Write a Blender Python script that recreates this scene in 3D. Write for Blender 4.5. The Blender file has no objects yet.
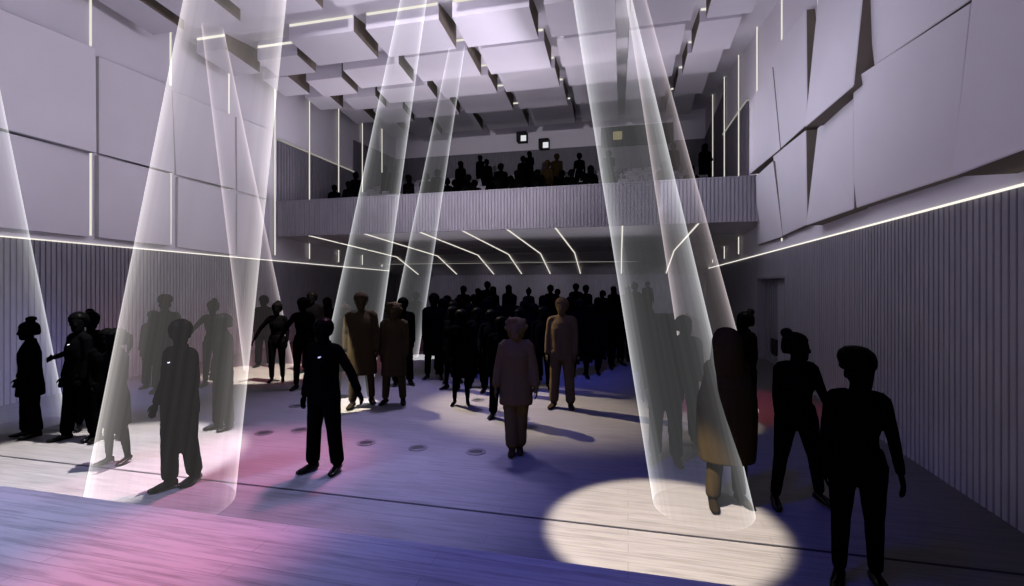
import bpy, bmesh, math, random
from mathutils import Vector, Matrix, Euler
import mathutils
random.seed(7)
S = bpy.context.scene
COL = S.collection
R = math.radians
# ------------------------------------------------------------------ camera
F, CU, CV, EYE, YAW = 480.0, 512.0, 285.0, 2.2, R(13.6)
cam_d = bpy.data.cameras.new('camera'); cam = bpy.data.objects.new('camera', cam_d); COL.objects.link(cam)
cam.location = (0, 0, EYE); cam.rotation_euler = (R(90), 0, YAW)
cam_d.sensor_width = 36; cam_d.lens = F / 1024 * 36; cam_d.shift_y = -8 / 1024; cam_d.clip_start = .05
S.camera = cam
# ------------------------------------------------------------------ world, exposure, lights
W = bpy.data.worlds.new('world'); S.world = W; W.use_nodes = True
W.node_tree.nodes['Background'].inputs[0].default_value = (.62, .58, .78, 1)
W.node_tree.nodes['Background'].inputs[1].default_value = .12
S.view_settings.view_transform = 'Standard'; S.view_settings.look = 'None'
S.view_settings.exposure = 0; S.view_settings.gamma = 1; S.view_settings.use_curve_mapping = False
try:
    S.cycles.transparent_max_bounces = 40; S.cycles.max_bounces = 8; S.cycles.sample_clamp_indirect = 4
except Exception: pass

def aim(o, target):
    o.rotation_euler = (Vector(target) - o.location).to_track_quat('-Z', 'Y').to_euler()
def area(name, loc, target, sx, sy, energy, color):
    d = bpy.data.lights.new(name, 'AREA'); d.shape = 'RECTANGLE'; d.size = sx; d.size_y = sy; d.energy = energy; d.color = color
    o = bpy.data.objects.new(name, d); COL.objects.link(o); o.location = loc; aim(o, target); return o
def spot(name, loc, target, radius, energy, color, blend=.15, soft=.05):
    d = bpy.data.lights.new(name, 'SPOT'); d.energy = energy; d.color = color; d.spot_blend = blend; d.shadow_soft_size = soft
    L = (Vector(target) - Vector(loc)).length
    d.spot_size = 2 * math.atan(radius / L)
    o = bpy.data.objects.new(name, d); COL.objects.link(o); o.location = loc; aim(o, target); return o

area('stage_up_fill', (-4.0, -2.0, 1.1), (-4.4, 9, 8.0), 14, 2.0, 300, (.86, .78, 1.0))  # unseen fill added behind the viewer to lift the room's ambient
area('house_up_fill', (-4.3, 10.6, 3.35), (-4.3, 10.7, 12.0), 10, 13, 118, (.94, .90, 1.0))  # added fill floating unseen in mid-hall, brightens the ceiling undersides
area('balcony_up_fill', (-4.6, 15.6, 5.15), (-4.6, 15.9, 12), 14, .8, 260, (.95, .86, .95))  # invented uplight hidden behind the balcony front, lifts the far ceiling
area('wall_fill_door_side', (1.0, 11.5, 5.4), (9, 11.8, 5.4), 9, 2.2, 78, (.86, .84, 1.0))  # one-sided fill added in open air, unseen from the eye point
area('wall_fill_facing_side', (-2.6, 8.5, 7.2), (-12, 9.3, 7.0), 13, .8, 250, (.93, .85, 1.0))  # another added unseen fill, turned to the opposite wall
spot('gallery_fill', (-4.2, -2.5, 5.2), (-5.0, 28.8, 9.4), 10, 7000, (.95, .88, .95), .8, .3)  # added fill from the stage side, lifts the dark balcony rear
for _x in (-11.5, -8.0, -4.5, -1.0, 2.2):
    spot('under_balcony_fill', (_x, 22.8, 3.0), (_x, 28.8, 1.4), 2.6, 230, (.86, .78, 1.0), 1.0, .05)  # made-up spots, only there to brighten the wall beneath the balcony
# colour washes
spot('blue_wash', (-2.0, 1.5, 7.6), (-.8, 6.0, 0), 4.6, 3000, (.03, .04, 1.0), 1.0, .4)
spot('blue_wash_stage', (-7.0, 0.0, 7.4), (-5.2, 2.6, .5), 3.8, 9500, (.52, .56, 1.0), 1.0, .4)
spot('blue_wash_far', (-1.0, 7.0, 7.6), (-2.6, 12.2, 0), 4.0, 7000, (.08, .10, 1.0), 1.0, .4)
spot('pink_wash', (-3.6, 8.2, 7.7), (-4.65, 4.9, 0), 2.0, 15000, (1.0, .26, .46), 1.0, .3)
spot('lilac_wash', (-4.2, 9.8, 7.9), (-4.0, 7.6, 0), 4.2, 8000, (.58, .50, 1.0), 1.0, .3)
spot('lilac_wash_near', (-2.0, 8.2, 7.8), (-2.5, 4.7, 0), 2.2, 5200, (.52, .50, 1.0), 1.0, .3)
spot('blue_wash_left', (-8.4, 5.2, 7.8), (-9.9, 7.2, 0), 2.3, 5200, (.34, .34, 1.0), 1.0, .3)
spot('pink_wash_left', (-7.6, 5.2, 7.8), (-10.6, 9.2, .1), 1.9, 2200, (1.0, .30, .48), 1.0, .3)
spot('blue_wash_stage', (-1.5, 0.0, 7.4), (-.6, 2.4, .5), 3.0, 1600, (.16, .18, 1.0), 1.0, .4)
spot('pink_wash_far', (-6.5, 5.0, 7.6), (-9.0, 12.5, 0), 4.0, 6000, (1.0, .12, .28), 1.0, .3)
spot('red_wash', (2.2, 7.5, 7.4), (2.0, 9.6, 0), 1.7, 2200, (1.0, .05, .12), .7, .2)
spot('pink_wash_stage', (-3.0, -1.0, 6.0), (-2.95, 2.6, .45), 1.0, 7000, (1.0, .24, .36), .8, .3)
# white pools
WARM = (1.0, .90, .74)
spot('pool_lamp_front', (-2.3, 1.6, 7.8), (.27, 4.55, 0), 1.06, 40000, (1.0, .87, .69), .3, .04)
spot('pool_lamp_centre', (-7.6, 10.6, 7.8), (-1.75, 8.4, 0), 2.1, 24000, (1.0, .84, .62), .75, .06)
spot('pool_lamp_side', (-5.2, 5.4, 7.8), (-6.55, 4.5, 0), 1.95, 24000, (1.0, .94, .92), .3, .06)
spot('pool_lamp_left_rear', (-5.2, 8.9, 7.8), (-8.75, 10.2, 0), 1.4, 30000, WARM, .2, .05)
spot('pool_lamp_mid', (-6.9, 6.6, 7.8), (-5.03, 7.83, 0), .58, 42000, WARM, .12, .03)
spot('pool_lamp_far', (-7.6, 11.2, 8.1), (-6.1, 13.6, 0), .62, 26000, (.92, .95, 1.0), .2, .03)
spot('pool_lamp_right', (2.0, 7.2, 7.4), (1.35, 8.2, 0), .75, 3500, (1.0, .9, .8), .3, .04)

# ------------------------------------------------------------------ surveying helpers: a sight line from the eye point met with a real plane
CT, ST = math.cos(YAW), math.sin(YAW)
EYEV = Vector((0, 0, EYE))
def ray(u, v):
    l = (u - CU) / F; h = (CV - v) / F
    return Vector((l * CT - ST, l * ST + CT, h))
def at_z(u, v, z=0.0):
    r = ray(u, v); t = (z - EYE) / r.z
    return EYEV + r * t
def at_plane(u, v, p, n):
    r = ray(u, v); t = (p - EYEV).dot(n) / r.dot(n)
    return EYEV + r * t
def XL(Y): return -11.08 - .166 * (Y - 6.28)
def XR(Y): return 3.404 + .0348 * (Y - 5.196)
def YB(X): return 14.53 + (3.75 - X) * .029
NL = Vector((.989, .1643, 0)).normalized(); NR = Vector((-1.0376, .0361, 0)).normalized()
def zu(Y): return max(8.25, 8.5 + .178 * (Y - 12.1))
def zc(Y): return zu(Y) + .66
def wall_pt(side, u, v, off=0.0):
    if side == 'L': return at_plane(u, v, Vector((XL(0), 0, 0)) + NL * off, NL)
    return at_plane(u, v, Vector((XR(0), 0, 0)) + NR * off, NR)
YBACK = 28.8

# ------------------------------------------------------------------ materials
def mat(name, color, rough=.6, spec=.3, metallic=0.0):
    m = bpy.data.materials.new(name); m.use_nodes = True
    b = m.node_tree.nodes['Principled BSDF']
    b.inputs['Base Color'].default_value = (*color, 1); b.inputs['Roughness'].default_value = rough
    b.inputs['Specular IOR Level'].default_value = spec; b.inputs['Metallic'].default_value = metallic
    return m
def noisy(name, c1, c2, scale=(1, 1, 1), nscale=4, rough=.6, spec=.3, detail=4, bump=0.0, lo=.3, hi=.7):
    m = mat(name, c1, rough, spec); nt = m.node_tree; N = nt.nodes; L = nt.links
    b = N['Principled BSDF']
    tc = N.new('ShaderNodeTexCoord'); mp = N.new('ShaderNodeMapping'); mp.inputs['Scale'].default_value = scale
    no = N.new('ShaderNodeTexNoise'); no.inputs['Scale'].default_value = nscale; no.inputs['Detail'].default_value = detail
    cr = N.new('ShaderNodeValToRGB'); cr.color_ramp.elements[0].position = lo; cr.color_ramp.elements[1].position = hi
    cr.color_ramp.elements[0].color = (*c1, 1); cr.color_ramp.elements[1].color = (*c2, 1)
    L.new(tc.outputs['Object'], mp.inputs['Vector']); L.new(mp.outputs['Vector'], no.inputs['Vector'])
    L.new(no.outputs['Fac'], cr.inputs['Fac']); L.new(cr.outputs['Color'], b.inputs['Base Color'])
    if bump:
        bm = N.new('ShaderNodeBump'); bm.inputs['Strength'].default_value = bump; bm.inputs['Distance'].default_value = .01
        L.new(no.outputs['Fac'], bm.inputs['Height']); L.new(bm.outputs['Normal'], b.inputs['Normal'])
    return m
def glow(name, color, strength):
    m = bpy.data.materials.new(name); m.use_nodes = True; nt = m.node_tree
    nt.nodes.clear(); e = nt.nodes.new('ShaderNodeEmission'); o = nt.nodes.new('ShaderNodeOutputMaterial')
    e.inputs[0].default_value = (*color, 1); e.inputs[1].default_value = strength
    nt.links.new(e.outputs[0], o.inputs[0]); return m
def wood(name, dark, light):
    m = mat(name, light, .5, .12); nt = m.node_tree; N = nt.nodes; L = nt.links; b = N['Principled BSDF']
    tc = N.new('ShaderNodeTexCoord')
    m1 = N.new('ShaderNodeMapping'); m1.inputs['Scale'].default_value = (.55, 9, 1)
    n1 = N.new('ShaderNodeTexNoise'); n1.inputs['Scale'].default_value = 3.0; n1.inputs['Detail'].default_value = 7; n1.inputs['Roughness'].default_value = .65
    m2 = N.new('ShaderNodeMapping'); m2.inputs['Scale'].default_value = (1, 1, 1)
    br = N.new('ShaderNodeTexBrick'); br.inputs['Scale'].default_value = 1; br.inputs['Brick Width'].default_value = 2.4; br.inputs['Row Height'].default_value = .14
    br.inputs['Mortar Size'].default_value = .003; br.inputs['Color1'].default_value = (.92, .92, .92, 1); br.inputs['Color2'].default_value = (1, 1, 1, 1); br.inputs['Mortar'].default_value = (.62, .62, .62, 1)
    cr = N.new('ShaderNodeValToRGB'); cr.color_ramp.elements[0].position = .32; cr.color_ramp.elements[1].position = .55
    cr.color_ramp.elements[0].color = (*dark, 1); cr.color_ramp.elements[1].color = (*light, 1)
    mx = N.new('ShaderNodeMixRGB'); mx.blend_type = 'MULTIPLY'; mx.inputs[0].default_value = 1
    L.new(tc.outputs['Object'], m1.inputs['Vector']); L.new(m1.outputs['Vector'], n1.inputs['Vector']); L.new(n1.outputs['Fac'], cr.inputs['Fac'])
    L.new(tc.outputs['Object'], m2.inputs['Vector']); L.new(m2.outputs['Vector'], br.inputs['Vector'])
    L.new(cr.outputs['Color'], mx.inputs[1]); L.new(br.outputs['Color'], mx.inputs[2]); L.new(mx.outputs['Color'], b.inputs['Base Color'])
    bp = N.new('ShaderNodeBump'); bp.inputs['Strength'].default_value = .06; bp.inputs['Distance'].default_value = .01
    L.new(n1.outputs['Fac'], bp.inputs['Height']); L.new(bp.outputs['Normal'], b.inputs['Normal'])
    return m
M = {}
M['white'] = noisy('white_plaster', (.60, .58, .64), (.63, .61, .67), nscale=.6, rough=.85, spec=.1)
M['panel'] = noisy('panel_white', (.60, .58, .63), (.63, .61, .66), nscale=.8, rough=.8, spec=.12)
M['ceil'] = noisy('ceiling_white', (.56, .545, .60), (.59, .575, .63), nscale=.7, rough=.9, spec=.1)
M['ribbed'] = noisy('ribbed_grey_wood', (.19, .183, .215), (.225, .216, .25), scale=(1, 1, .3), nscale=6, rough=.7, spec=.2)
M['dark_rib'] = noisy('dark_ribbed_cladding', (.13, .125, .15), (.155, .15, .175), scale=(1, 1, .3), nscale=5, rough=.75, spec=.2)
M['fascia'] = noisy('balcony_ribbed_cladding', (.24, .23, .265), (.285, .272, .31), scale=(1, 1, .3), nscale=6, rough=.7, spec=.2)
M['soffit'] = noisy('soffit_dark', (.50, .48, .51), (.54, .52, .55), nscale=2, rough=.7, spec=.2)
M['floor'] = wood('floor_wood', (.040, .038, .038), (.066, .063, .063))
M['stage'] = wood('stage_wood', (.08, .077, .08), (.14, .133, .137))
M['groove'] = mat('dark_joint', (.006, .006, .008), .8, .1)
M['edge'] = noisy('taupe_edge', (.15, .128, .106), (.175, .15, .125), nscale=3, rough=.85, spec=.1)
GLINT = mat('white_glint', (.75, .75, .72), .3, .5)  # chest highlight put in as a bright white colour
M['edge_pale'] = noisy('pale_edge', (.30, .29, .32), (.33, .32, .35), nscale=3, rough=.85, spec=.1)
M['slot'] = mat('slot_dark', (.02, .02, .022), .8, .1)
M['metal'] = mat('dark_metal', (.02, .02, .022), .35, .5, .6)
M['strip'] = glow('warm_strip', (1.0, .95, .84), .85)
M['strip_dim'] = glow('soft_strip', (1.0, .95, .86), .28)
M['strip_hot'] = glow('bright_strip', (1.0, .95, .84), 1.1)
M['boxwhite'] = glow('lit_white_face', (.95, .95, 1.0), .75)
M['booth'] = glow('booth_lamp', (1.0, .85, .45), .16)
M['seat'] = noisy('seat_fabric', (.20, .19, .22), (.23, .22, .25), nscale=9, rough=.9, spec=.1)
M['tier'] = mat('tier_grey', (.30, .29, .33), .8, .1)
M['riser'] = mat('riser_black', (.012, .012, .014), .7, .2)
M['glass'] = mat('booth_glass', (.02, .02, .024), .12, .5)
M['plate'] = mat('floor_plate', (.030, .029, .030), .6, .15)
def flat(name, color):   # cloth so dark it gives back almost nothing, no sheen
    m = bpy.data.materials.new(name); m.use_nodes = True; nt = m.node_tree; nt.nodes.clear()
    d = nt.nodes.new('ShaderNodeBsdfDiffuse'); o = nt.nodes.new('ShaderNodeOutputMaterial'); no = nt.nodes.new('ShaderNodeTexNoise'); mr = nt.nodes.new('ShaderNodeMixRGB')
    no.inputs['Scale'].default_value = 12; mr.inputs[1].default_value = (*[c * .9 for c in color], 1); mr.inputs[2].default_value = (*[c * 1.1 for c in color], 1)
    nt.links.new(no.outputs['Fac'], mr.inputs[0]); nt.links.new(mr.outputs[0], d.inputs[0]); nt.links.new(d.outputs[0], o.inputs[0]); return m
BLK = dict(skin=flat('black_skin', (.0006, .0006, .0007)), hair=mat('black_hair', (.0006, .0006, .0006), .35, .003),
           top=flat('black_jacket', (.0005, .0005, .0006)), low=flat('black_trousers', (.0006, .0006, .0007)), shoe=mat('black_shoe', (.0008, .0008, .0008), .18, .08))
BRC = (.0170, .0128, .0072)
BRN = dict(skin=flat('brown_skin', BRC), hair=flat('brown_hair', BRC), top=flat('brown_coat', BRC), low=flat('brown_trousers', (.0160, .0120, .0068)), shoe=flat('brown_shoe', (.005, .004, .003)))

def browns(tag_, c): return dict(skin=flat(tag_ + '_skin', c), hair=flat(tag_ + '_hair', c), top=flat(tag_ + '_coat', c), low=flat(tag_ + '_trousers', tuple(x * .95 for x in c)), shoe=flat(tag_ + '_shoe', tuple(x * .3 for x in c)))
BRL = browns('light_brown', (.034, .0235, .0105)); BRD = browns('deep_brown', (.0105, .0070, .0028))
for _d in (BLK, BRN, BRL, BRD): _d['glint'] = GLINT
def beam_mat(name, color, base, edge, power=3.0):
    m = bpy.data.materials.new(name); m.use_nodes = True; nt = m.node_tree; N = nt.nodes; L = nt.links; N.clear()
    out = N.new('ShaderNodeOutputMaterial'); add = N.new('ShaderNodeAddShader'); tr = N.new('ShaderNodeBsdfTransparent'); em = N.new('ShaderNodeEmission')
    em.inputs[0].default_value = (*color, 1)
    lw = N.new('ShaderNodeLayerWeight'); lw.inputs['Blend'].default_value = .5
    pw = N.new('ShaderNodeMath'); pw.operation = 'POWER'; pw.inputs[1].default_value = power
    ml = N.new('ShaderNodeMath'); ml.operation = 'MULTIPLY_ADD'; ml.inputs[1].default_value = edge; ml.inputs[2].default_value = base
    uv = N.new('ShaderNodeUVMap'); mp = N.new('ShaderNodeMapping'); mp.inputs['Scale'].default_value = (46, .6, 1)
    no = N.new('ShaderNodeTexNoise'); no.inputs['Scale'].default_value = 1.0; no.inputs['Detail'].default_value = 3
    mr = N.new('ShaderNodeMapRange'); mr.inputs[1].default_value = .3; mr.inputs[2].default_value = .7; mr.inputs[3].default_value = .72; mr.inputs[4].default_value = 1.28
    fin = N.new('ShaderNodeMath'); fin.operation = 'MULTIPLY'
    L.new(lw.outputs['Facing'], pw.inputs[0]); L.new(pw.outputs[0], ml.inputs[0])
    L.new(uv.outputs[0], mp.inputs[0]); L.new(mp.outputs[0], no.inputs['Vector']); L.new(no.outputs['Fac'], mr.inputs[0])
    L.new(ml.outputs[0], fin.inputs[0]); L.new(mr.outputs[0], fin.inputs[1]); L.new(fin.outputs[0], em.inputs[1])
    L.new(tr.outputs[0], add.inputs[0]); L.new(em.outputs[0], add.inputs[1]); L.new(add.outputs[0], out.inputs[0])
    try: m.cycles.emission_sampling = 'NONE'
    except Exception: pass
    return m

# ------------------------------------------------------------------ object helpers
def link_mesh(name, verts, faces, material, parent=None, smooth=False):
    me = bpy.data.meshes.new(name); me.from_pydata([tuple(v) for v in verts], [], faces); me.update()
    bm = bmesh.new(); bm.from_mesh(me); bmesh.ops.recalc_face_normals(bm, faces=bm.faces); bm.to_mesh(me); bm.free()
    if smooth: me.polygons.foreach_set('use_smooth', [True] * len(me.polygons))
    me.materials.append(material)
    o = bpy.data.objects.new(name, me); COL.objects.link(o)
    if parent: o.parent = parent
    return o
def tag(o, label=None, cat=None, group=None, kind=None):
    if label: o['label'] = label
    if cat: o['category'] = cat
    if group: o['group'] = group
    if kind: o['kind'] = kind
    return o
def struct(o): o['kind'] = 'structure'; return o
class MB:
    def __init__(s): s.v = []; s.f = []
    def add(s, vs, fs):
        n = len(s.v); s.v += [Vector(v) for v in vs]; s.f += [tuple(i + n for i in f) for f in fs]
    def hexa(s, b, t):   # bottom quad, top quad
        s.add(list(b) + list(t), [(3, 2, 1, 0), (4, 5, 6, 7), (0, 1, 5, 4), (1, 2, 6, 5), (2, 3, 7, 6), (3, 0, 4, 7)])
    def box(s, x0, x1, y0, y1, z0, z1):
        s.hexa([(x0, y0, z0), (x1, y0, z0), (x1, y1, z0), (x0, y1, z0)], [(x0, y0, z1), (x1, y0, z1), (x1, y1, z1), (x0, y1, z1)])
    def bar(s, a, b, up, w, h):   # rectangular bar from a to b
        a = Vector(a); b = Vector(b); d = (b - a).normalized(); up = Vector(up); sd = d.cross(up).normalized() * w / 2; u2 = sd.cross(d).normalized() * h / 2
        s.hexa([a - sd - u2, a + sd - u2, b + sd - u2, b - sd - u2], [a - sd + u2, a + sd + u2, b + sd + u2, b - sd + u2])
    def obj(s, name, material, parent=None, smooth=False): return link_mesh(name, s.v, s.f, material, parent, smooth)

def bevel(o, w=.01, seg=2):
    m = o.modifiers.new('bevel', 'BEVEL'); m.width = w; m.segments = seg; m.limit_method = 'ANGLE'; return o
def ribbed(mb, p0, p1, n, z0, z1a, z1b=None, pitch=.10, rib=.07, depth=.028, back=.06):
    """a wall skin from p0 to p1 (floor points) with upright ribs standing out along n; the top may slope from z1a to z1b"""
    if z1b is None: z1b = z1a
    p0 = Vector((p0[0], p0[1], 0)); p1 = Vector((p1[0], p1[1], 0)); n = Vector(n); L = (p1 - p0).length; d = (p1 - p0) / L
    prof = []; t = 0.0
    while t < L - 1e-6:
        a, b = t, min(t + rib, L); c = min(t + pitch, L)
        prof += [(a, 0), (b, 0)]
        if b < L: prof += [(b, -depth), (c, -depth)]
        t += pitch
    vs = []; fs = []
    for (t, o) in prof:
        q = p0 + d * t + n * o; zt = z1a + (z1b - z1a) * t / L
        vs += [(q.x, q.y, z0), (q.x, q.y, zt)]
    k = len(prof)
    for i in range(k - 1): fs.append((2 * i, 2 * i + 2, 2 * i + 3, 2 * i + 1))
    # solid back
    qa = p0 - n * (depth + back); qb = p1 - n * (depth + back); m = len(vs)
    vs += [(qa.x, qa.y, z0), (qa.x, qa.y, z1a), (qb.x, qb.y, z0), (qb.x, qb.y, z1b)]
    fs += [(m, m + 1, m + 3, m + 2), (0, 1, m + 1, m), (2 * k - 2, m + 2, m + 3, 2 * k - 1)]
    fs.append(tuple([2 * i + 1 for i in range(k)] + [m + 3, m + 1])); fs.append(tuple([2 * i for i in range(k)] + [m + 2, m]))
    mb.add(vs, fs)

# ------------------------------------------------------------------ room shell
SZ = .45       # stage height
ys = 3.03
Y0 = -4.0
mb = MB(); mb.hexa([(XL(Y0) - .3, Y0, -.2), (XR(Y0) + .3, Y0, -.2), (XR(29) + .3, 29.1, -.2), (XL(29) - .3, 29.1, -.2)],
                   [(XL(Y0) - .3, Y0, 0), (XR(Y0) + .3, Y0, 0), (XR(29) + .3, 29.1, 0), (XL(29) - .3, 29.1, 0)])
struct(mb.obj('floor', M['floor']))
mb = MB(); e = at_z(512, 520.6); yj = e.y - .0 ; mb.box(XL(yj), XR(yj), yj + .085, yj + .112, -.02, .003)
struct(mb.obj('trim_1', M['groove']))
mb = MB(); mb.box(XL(0) + .6, XR(0) + .02, Y0, ys, .002, SZ)
st = struct(bevel(mb.obj('floor_stage', M['stage']), .012))

def strip_wall(side, Ya, Yb, z0, top):   # flat wall slab
    Xf = XL if side == 'L' else XR; n = NL if side == 'L' else NR
    mb = MB(); a = Vector((Xf(Ya), Ya, 0)); b = Vector((Xf(Yb), Yb, 0)); o = n * -.25
    def P(p, z): return (p.x, p.y, z)
    mb.hexa([P(a, z0), P(b, z0), P(b + o, z0), P(a + o, z0)], [P(a, top(Ya)), P(b, top(Yb)), P(b + o, top(Yb)), P(a + o, top(Ya))])
    return mb
ZL = 3.08
struct(strip_wall('L', Y0, YBACK, ZL, lambda y: zc(y) + .2).obj('wall_left_upper', M['white']))
struct(strip_wall('R', Y0, YBACK, ZL, lambda y: zc(y) + .2).obj('wall_right_upper', M['white']))
mb = MB(); ribbed(mb, (XL(Y0), Y0), (XL(YBACK), YBACK), NL, 0, ZL, pitch=.105, rib=.075, depth=.05)
struct(mb.obj('wall_left', M['ribbed']))
# right lower wall with a door opening
DA = wall_pt('R', 785, 300).y; DB = wall_pt('R', 757, 300).y; DZ = 2.42
mb = MB(); ribbed(mb, (XR(Y0), Y0), (XR(DA), DA), NR, 0, ZL, pitch=.10, depth=.055)
ribbed(mb, (XR(DB), DB), (XR(YBACK), YBACK), NR, 0, ZL, pitch=.10)
ribbed(mb, (XR(DA), DA), (XR(DB), DB), NR, DZ, ZL, pitch=.10)
struct(mb.obj('wall_right', M['ribbed']))
# door: recessed ribbed leaf, smooth leaf, frame, plate
dr = bpy.data.objects.new('door_1', None); COL.objects.link(dr); struct(dr)
dr.location = (XR((DA + DB) / 2), (DA + DB) / 2, 0); dr.rotation_euler = (0, 0, math.atan2(-.0348, 1))
hw = (DB - DA) / 2
def dbox(name, m, *b, par=dr):
    q = MB(); q.box(*b); return q.obj(name, m, par)
q = MB(); ribbed(q, (.22, -.2), (.22, hw - .06), (-1, 0, 0), .0, DZ - .05, pitch=.24, rib=.19, depth=.05, back=.03); q.obj('ribbed_leaf', M['dark_rib'], dr)
dbox('smooth_leaf', M['ribbed'], .16, .22, -hw + .05, -.2, 0, DZ - .05)
q = MB(); q.box(.0, .3, -hw - .0, -hw + .05, 0, DZ); q.box(.0, .3, hw - .05, hw, 0, DZ); q.box(.0, .3, -hw, hw, DZ - .05, DZ); q.obj('door_frame', M['dark_rib'], dr)
dbox('push_plate', M['metal'], .15, .215, .0, .55, .28, .72)
dbox('backing', M['slot'], .30, .34, -hw - .1, hw + .1, 0, DZ + .1)

# back wall: ribbed grey below, dark ribbed cladding on the balcony, white above
mb = MB(); mb.hexa([(XL(YBACK) - .3, YBACK, 0), (XR(YBACK) + .3, YBACK, 0), (XR(YBACK) + .3, YBACK + .3, 0), (XL(YBACK) - .3, YBACK + .3, 0)],
                   [(XL(YBACK) - .3, YBACK, 12.8), (XR(YBACK) + .3, YBACK, 12.8), (XR(YBACK) + .3, YBACK + .3, 12.8), (XL(YBACK) - .3, YBACK + .3, 12.8)])
struct(mb.obj('wall_back', M['white']))
mb = MB(); ribbed(mb, (XL(YBACK) + .03, YBACK - .05), (XR(YBACK) - .03, YBACK - .05), (0, -1, 0), 0.0, 2.9, pitch=.2, rib=.16, depth=.03, back=.01)
struct(mb.obj('wall_back_lower', M['ribbed']))
mb = MB(); ribbed(mb, (XL(YBACK) + .05, YBACK - .12), (XR(YBACK) - .05, YBACK - .12), (0, -1, 0), 6.0, 10.42, pitch=.2, rib=.15, depth=.04, back=.05)
struct(mb.obj('wall_back_cladding', M['dark_rib']))
# side claddings above the balcony
for nm, side, n, Xf in (('wall_left_cladding', 'L', NL, XL), ('wall_right_cladding', 'R', NR, XR)):
    mb = MB()
    def seg(ya, yb, za, zb, mb=mb, Xf=Xf, n=n):
        o = n * .075
        ribbed(mb, (Xf(ya) + o.x, ya + o.y), (Xf(yb) + o.x, yb + o.y), n, 4.3, za, zb, pitch=.2, rib=.15, depth=.03, back=.035)
    h1 = (7.5, 7.95) if side == 'L' else (8.15, 8.55)
    seg(YB(-12) + .1 if side == 'L' else 16.9, 21.9, h1[0], h1[1])
    seg(21.9, YBACK - .2, 9.6 if side == 'L' else 10.3, 10.42)
    struct(mb.obj(nm, M['dark_rib']))
    # thin capping along the first part, its lit line put in as a glow
    mb = MB(); ya = YB(-12) + .1 if side == 'L' else 16.9
    mb.bar((Xf(ya) + n.x * .05, ya, h1[0] + .03), (Xf(21.9) + n.x * .05, 21.9, h1[1] + .03), (0, 0, 1), .1, .06)
    struct(mb.obj('trim_2' if side == 'L' else 'trim_3', M['strip_dim']))
# ceiling deck
mb = MB(); ky = 12.1 - .25 / .178
for ya, yb in ((Y0, ky), (ky, 29.1)):
    mb.hexa([(XL(ya) - .4, ya, zc(ya)), (XR(ya) + .4, ya, zc(ya)), (XR(yb) + .4, yb, zc(yb)), (XL(yb) - .4, yb, zc(yb))],
            [(XL(ya) - .4, ya, zc(ya) + .3), (XR(ya) + .4, ya, zc(ya) + .3), (XR(yb) + .4, yb, zc(yb) + .3), (XL(yb) - .4, yb, zc(yb) + .3)])
struct(mb.obj('ceiling', M['ceil']))
# cornice lights
for side, Xf, n in (('L', XL, NL), ('R', XR, NR)):
    mb = MB(); ya, yb = 1.0, 28.6
    mb.bar((Xf(ya) + n.x * .02, ya, ZL + .005), (Xf(yb) + n.x * .02, yb, ZL + .005), (0, 0, 1), .022, .022)
    tag(mb.obj('cornice_light', M['strip_hot']), 'long glowing warm white line above the ribbed wall ' + ('facing the door' if side == 'L' else 'that holds the door'), 'light strip')

# ------------------------------------------------------------------ balcony
bl, brr = (XL(14.95) + .01, YB(-12.5)), (XR(14.5) - .01, YB(3.7))
nb = Vector((-.029, -1, 0)).normalized()
mb = MB(); ribbed(mb, bl, brr, nb, 3.97, 5.22, pitch=.105, rib=.072, depth=.03, back=.10)
struct(mb.obj('wall_balcony', M['fascia']))
mb = MB(); mb.bar((bl[0], bl[1] + .08, 5.235), (brr[0], brr[1] + .08, 5.235), (0, 0, 1), .2, .03)
struct(mb.obj('trim_4', M['fascia']))
prof = [(None, 3.985), ('bend', 3.78), (28.5, 2.86), (28.78, 2.86)]
def PY(y, X): return YB(X) + .03 if y is None else (23.2 - .09 * X if y == 'bend' else y)
mb = MB(); vs = []; fs = []
for (y, z) in prof:
    for (Xf) in (XL, XR):
        yy = PY(y, -13 if Xf is XL else 3.7); vs += [(Xf(yy), yy, z), (Xf(yy), yy, z + .12)]
for i in range(3):
    a = 4 * i; b = a + 4
    fs += [(a, a + 2, b + 2, b), (a + 1, b + 1, b + 3, a + 3), (a, b, b + 1, a + 1), (a + 2, a + 3, b + 3, b + 2)]
fs += [(0, 1, 3, 2), (12, 14, 15, 13)]
mb.add(vs, fs); struct(mb.obj('ceiling_balcony', M['soffit']))
def soffit_z(y, X):
    pts = [(PY(a, X), z) for a, z in prof]
    for (a, za), (b, zb) in zip(pts, pts[1:]):
        if y <= b: return za + (zb - za) * (y - a) / (b - a)
    return prof[-1][1]
ORD = ['first', 'second', 'third', 'fourth', 'fifth', 'sixth', 'seventh', 'eighth', 'ninth', 'tenth', 'eleventh', 'twelfth', 'thirteenth', 'fourteenth', 'fifteenth', 'sixteenth', 'seventeenth', 'eighteenth', 'nineteenth', 'twentieth', 'twenty-first', 'twenty-second', 'twenty-third', 'twenty-fourth', 'twenty-fifth', 'twenty-sixth', 'twenty-seventh', 'twenty-eighth', 'twenty-ninth', 'thirtieth'] + ['thirty-' + w for w in 'first second third fourth fifth sixth seventh eighth ninth'.split()] + ['fortieth', 'forty-first', 'forty-second', 'forty-third', 'forty-fourth']
def fan(X12, Y): return X12 + (-.014 + .0115 * X12) * (Y - 12)
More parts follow.
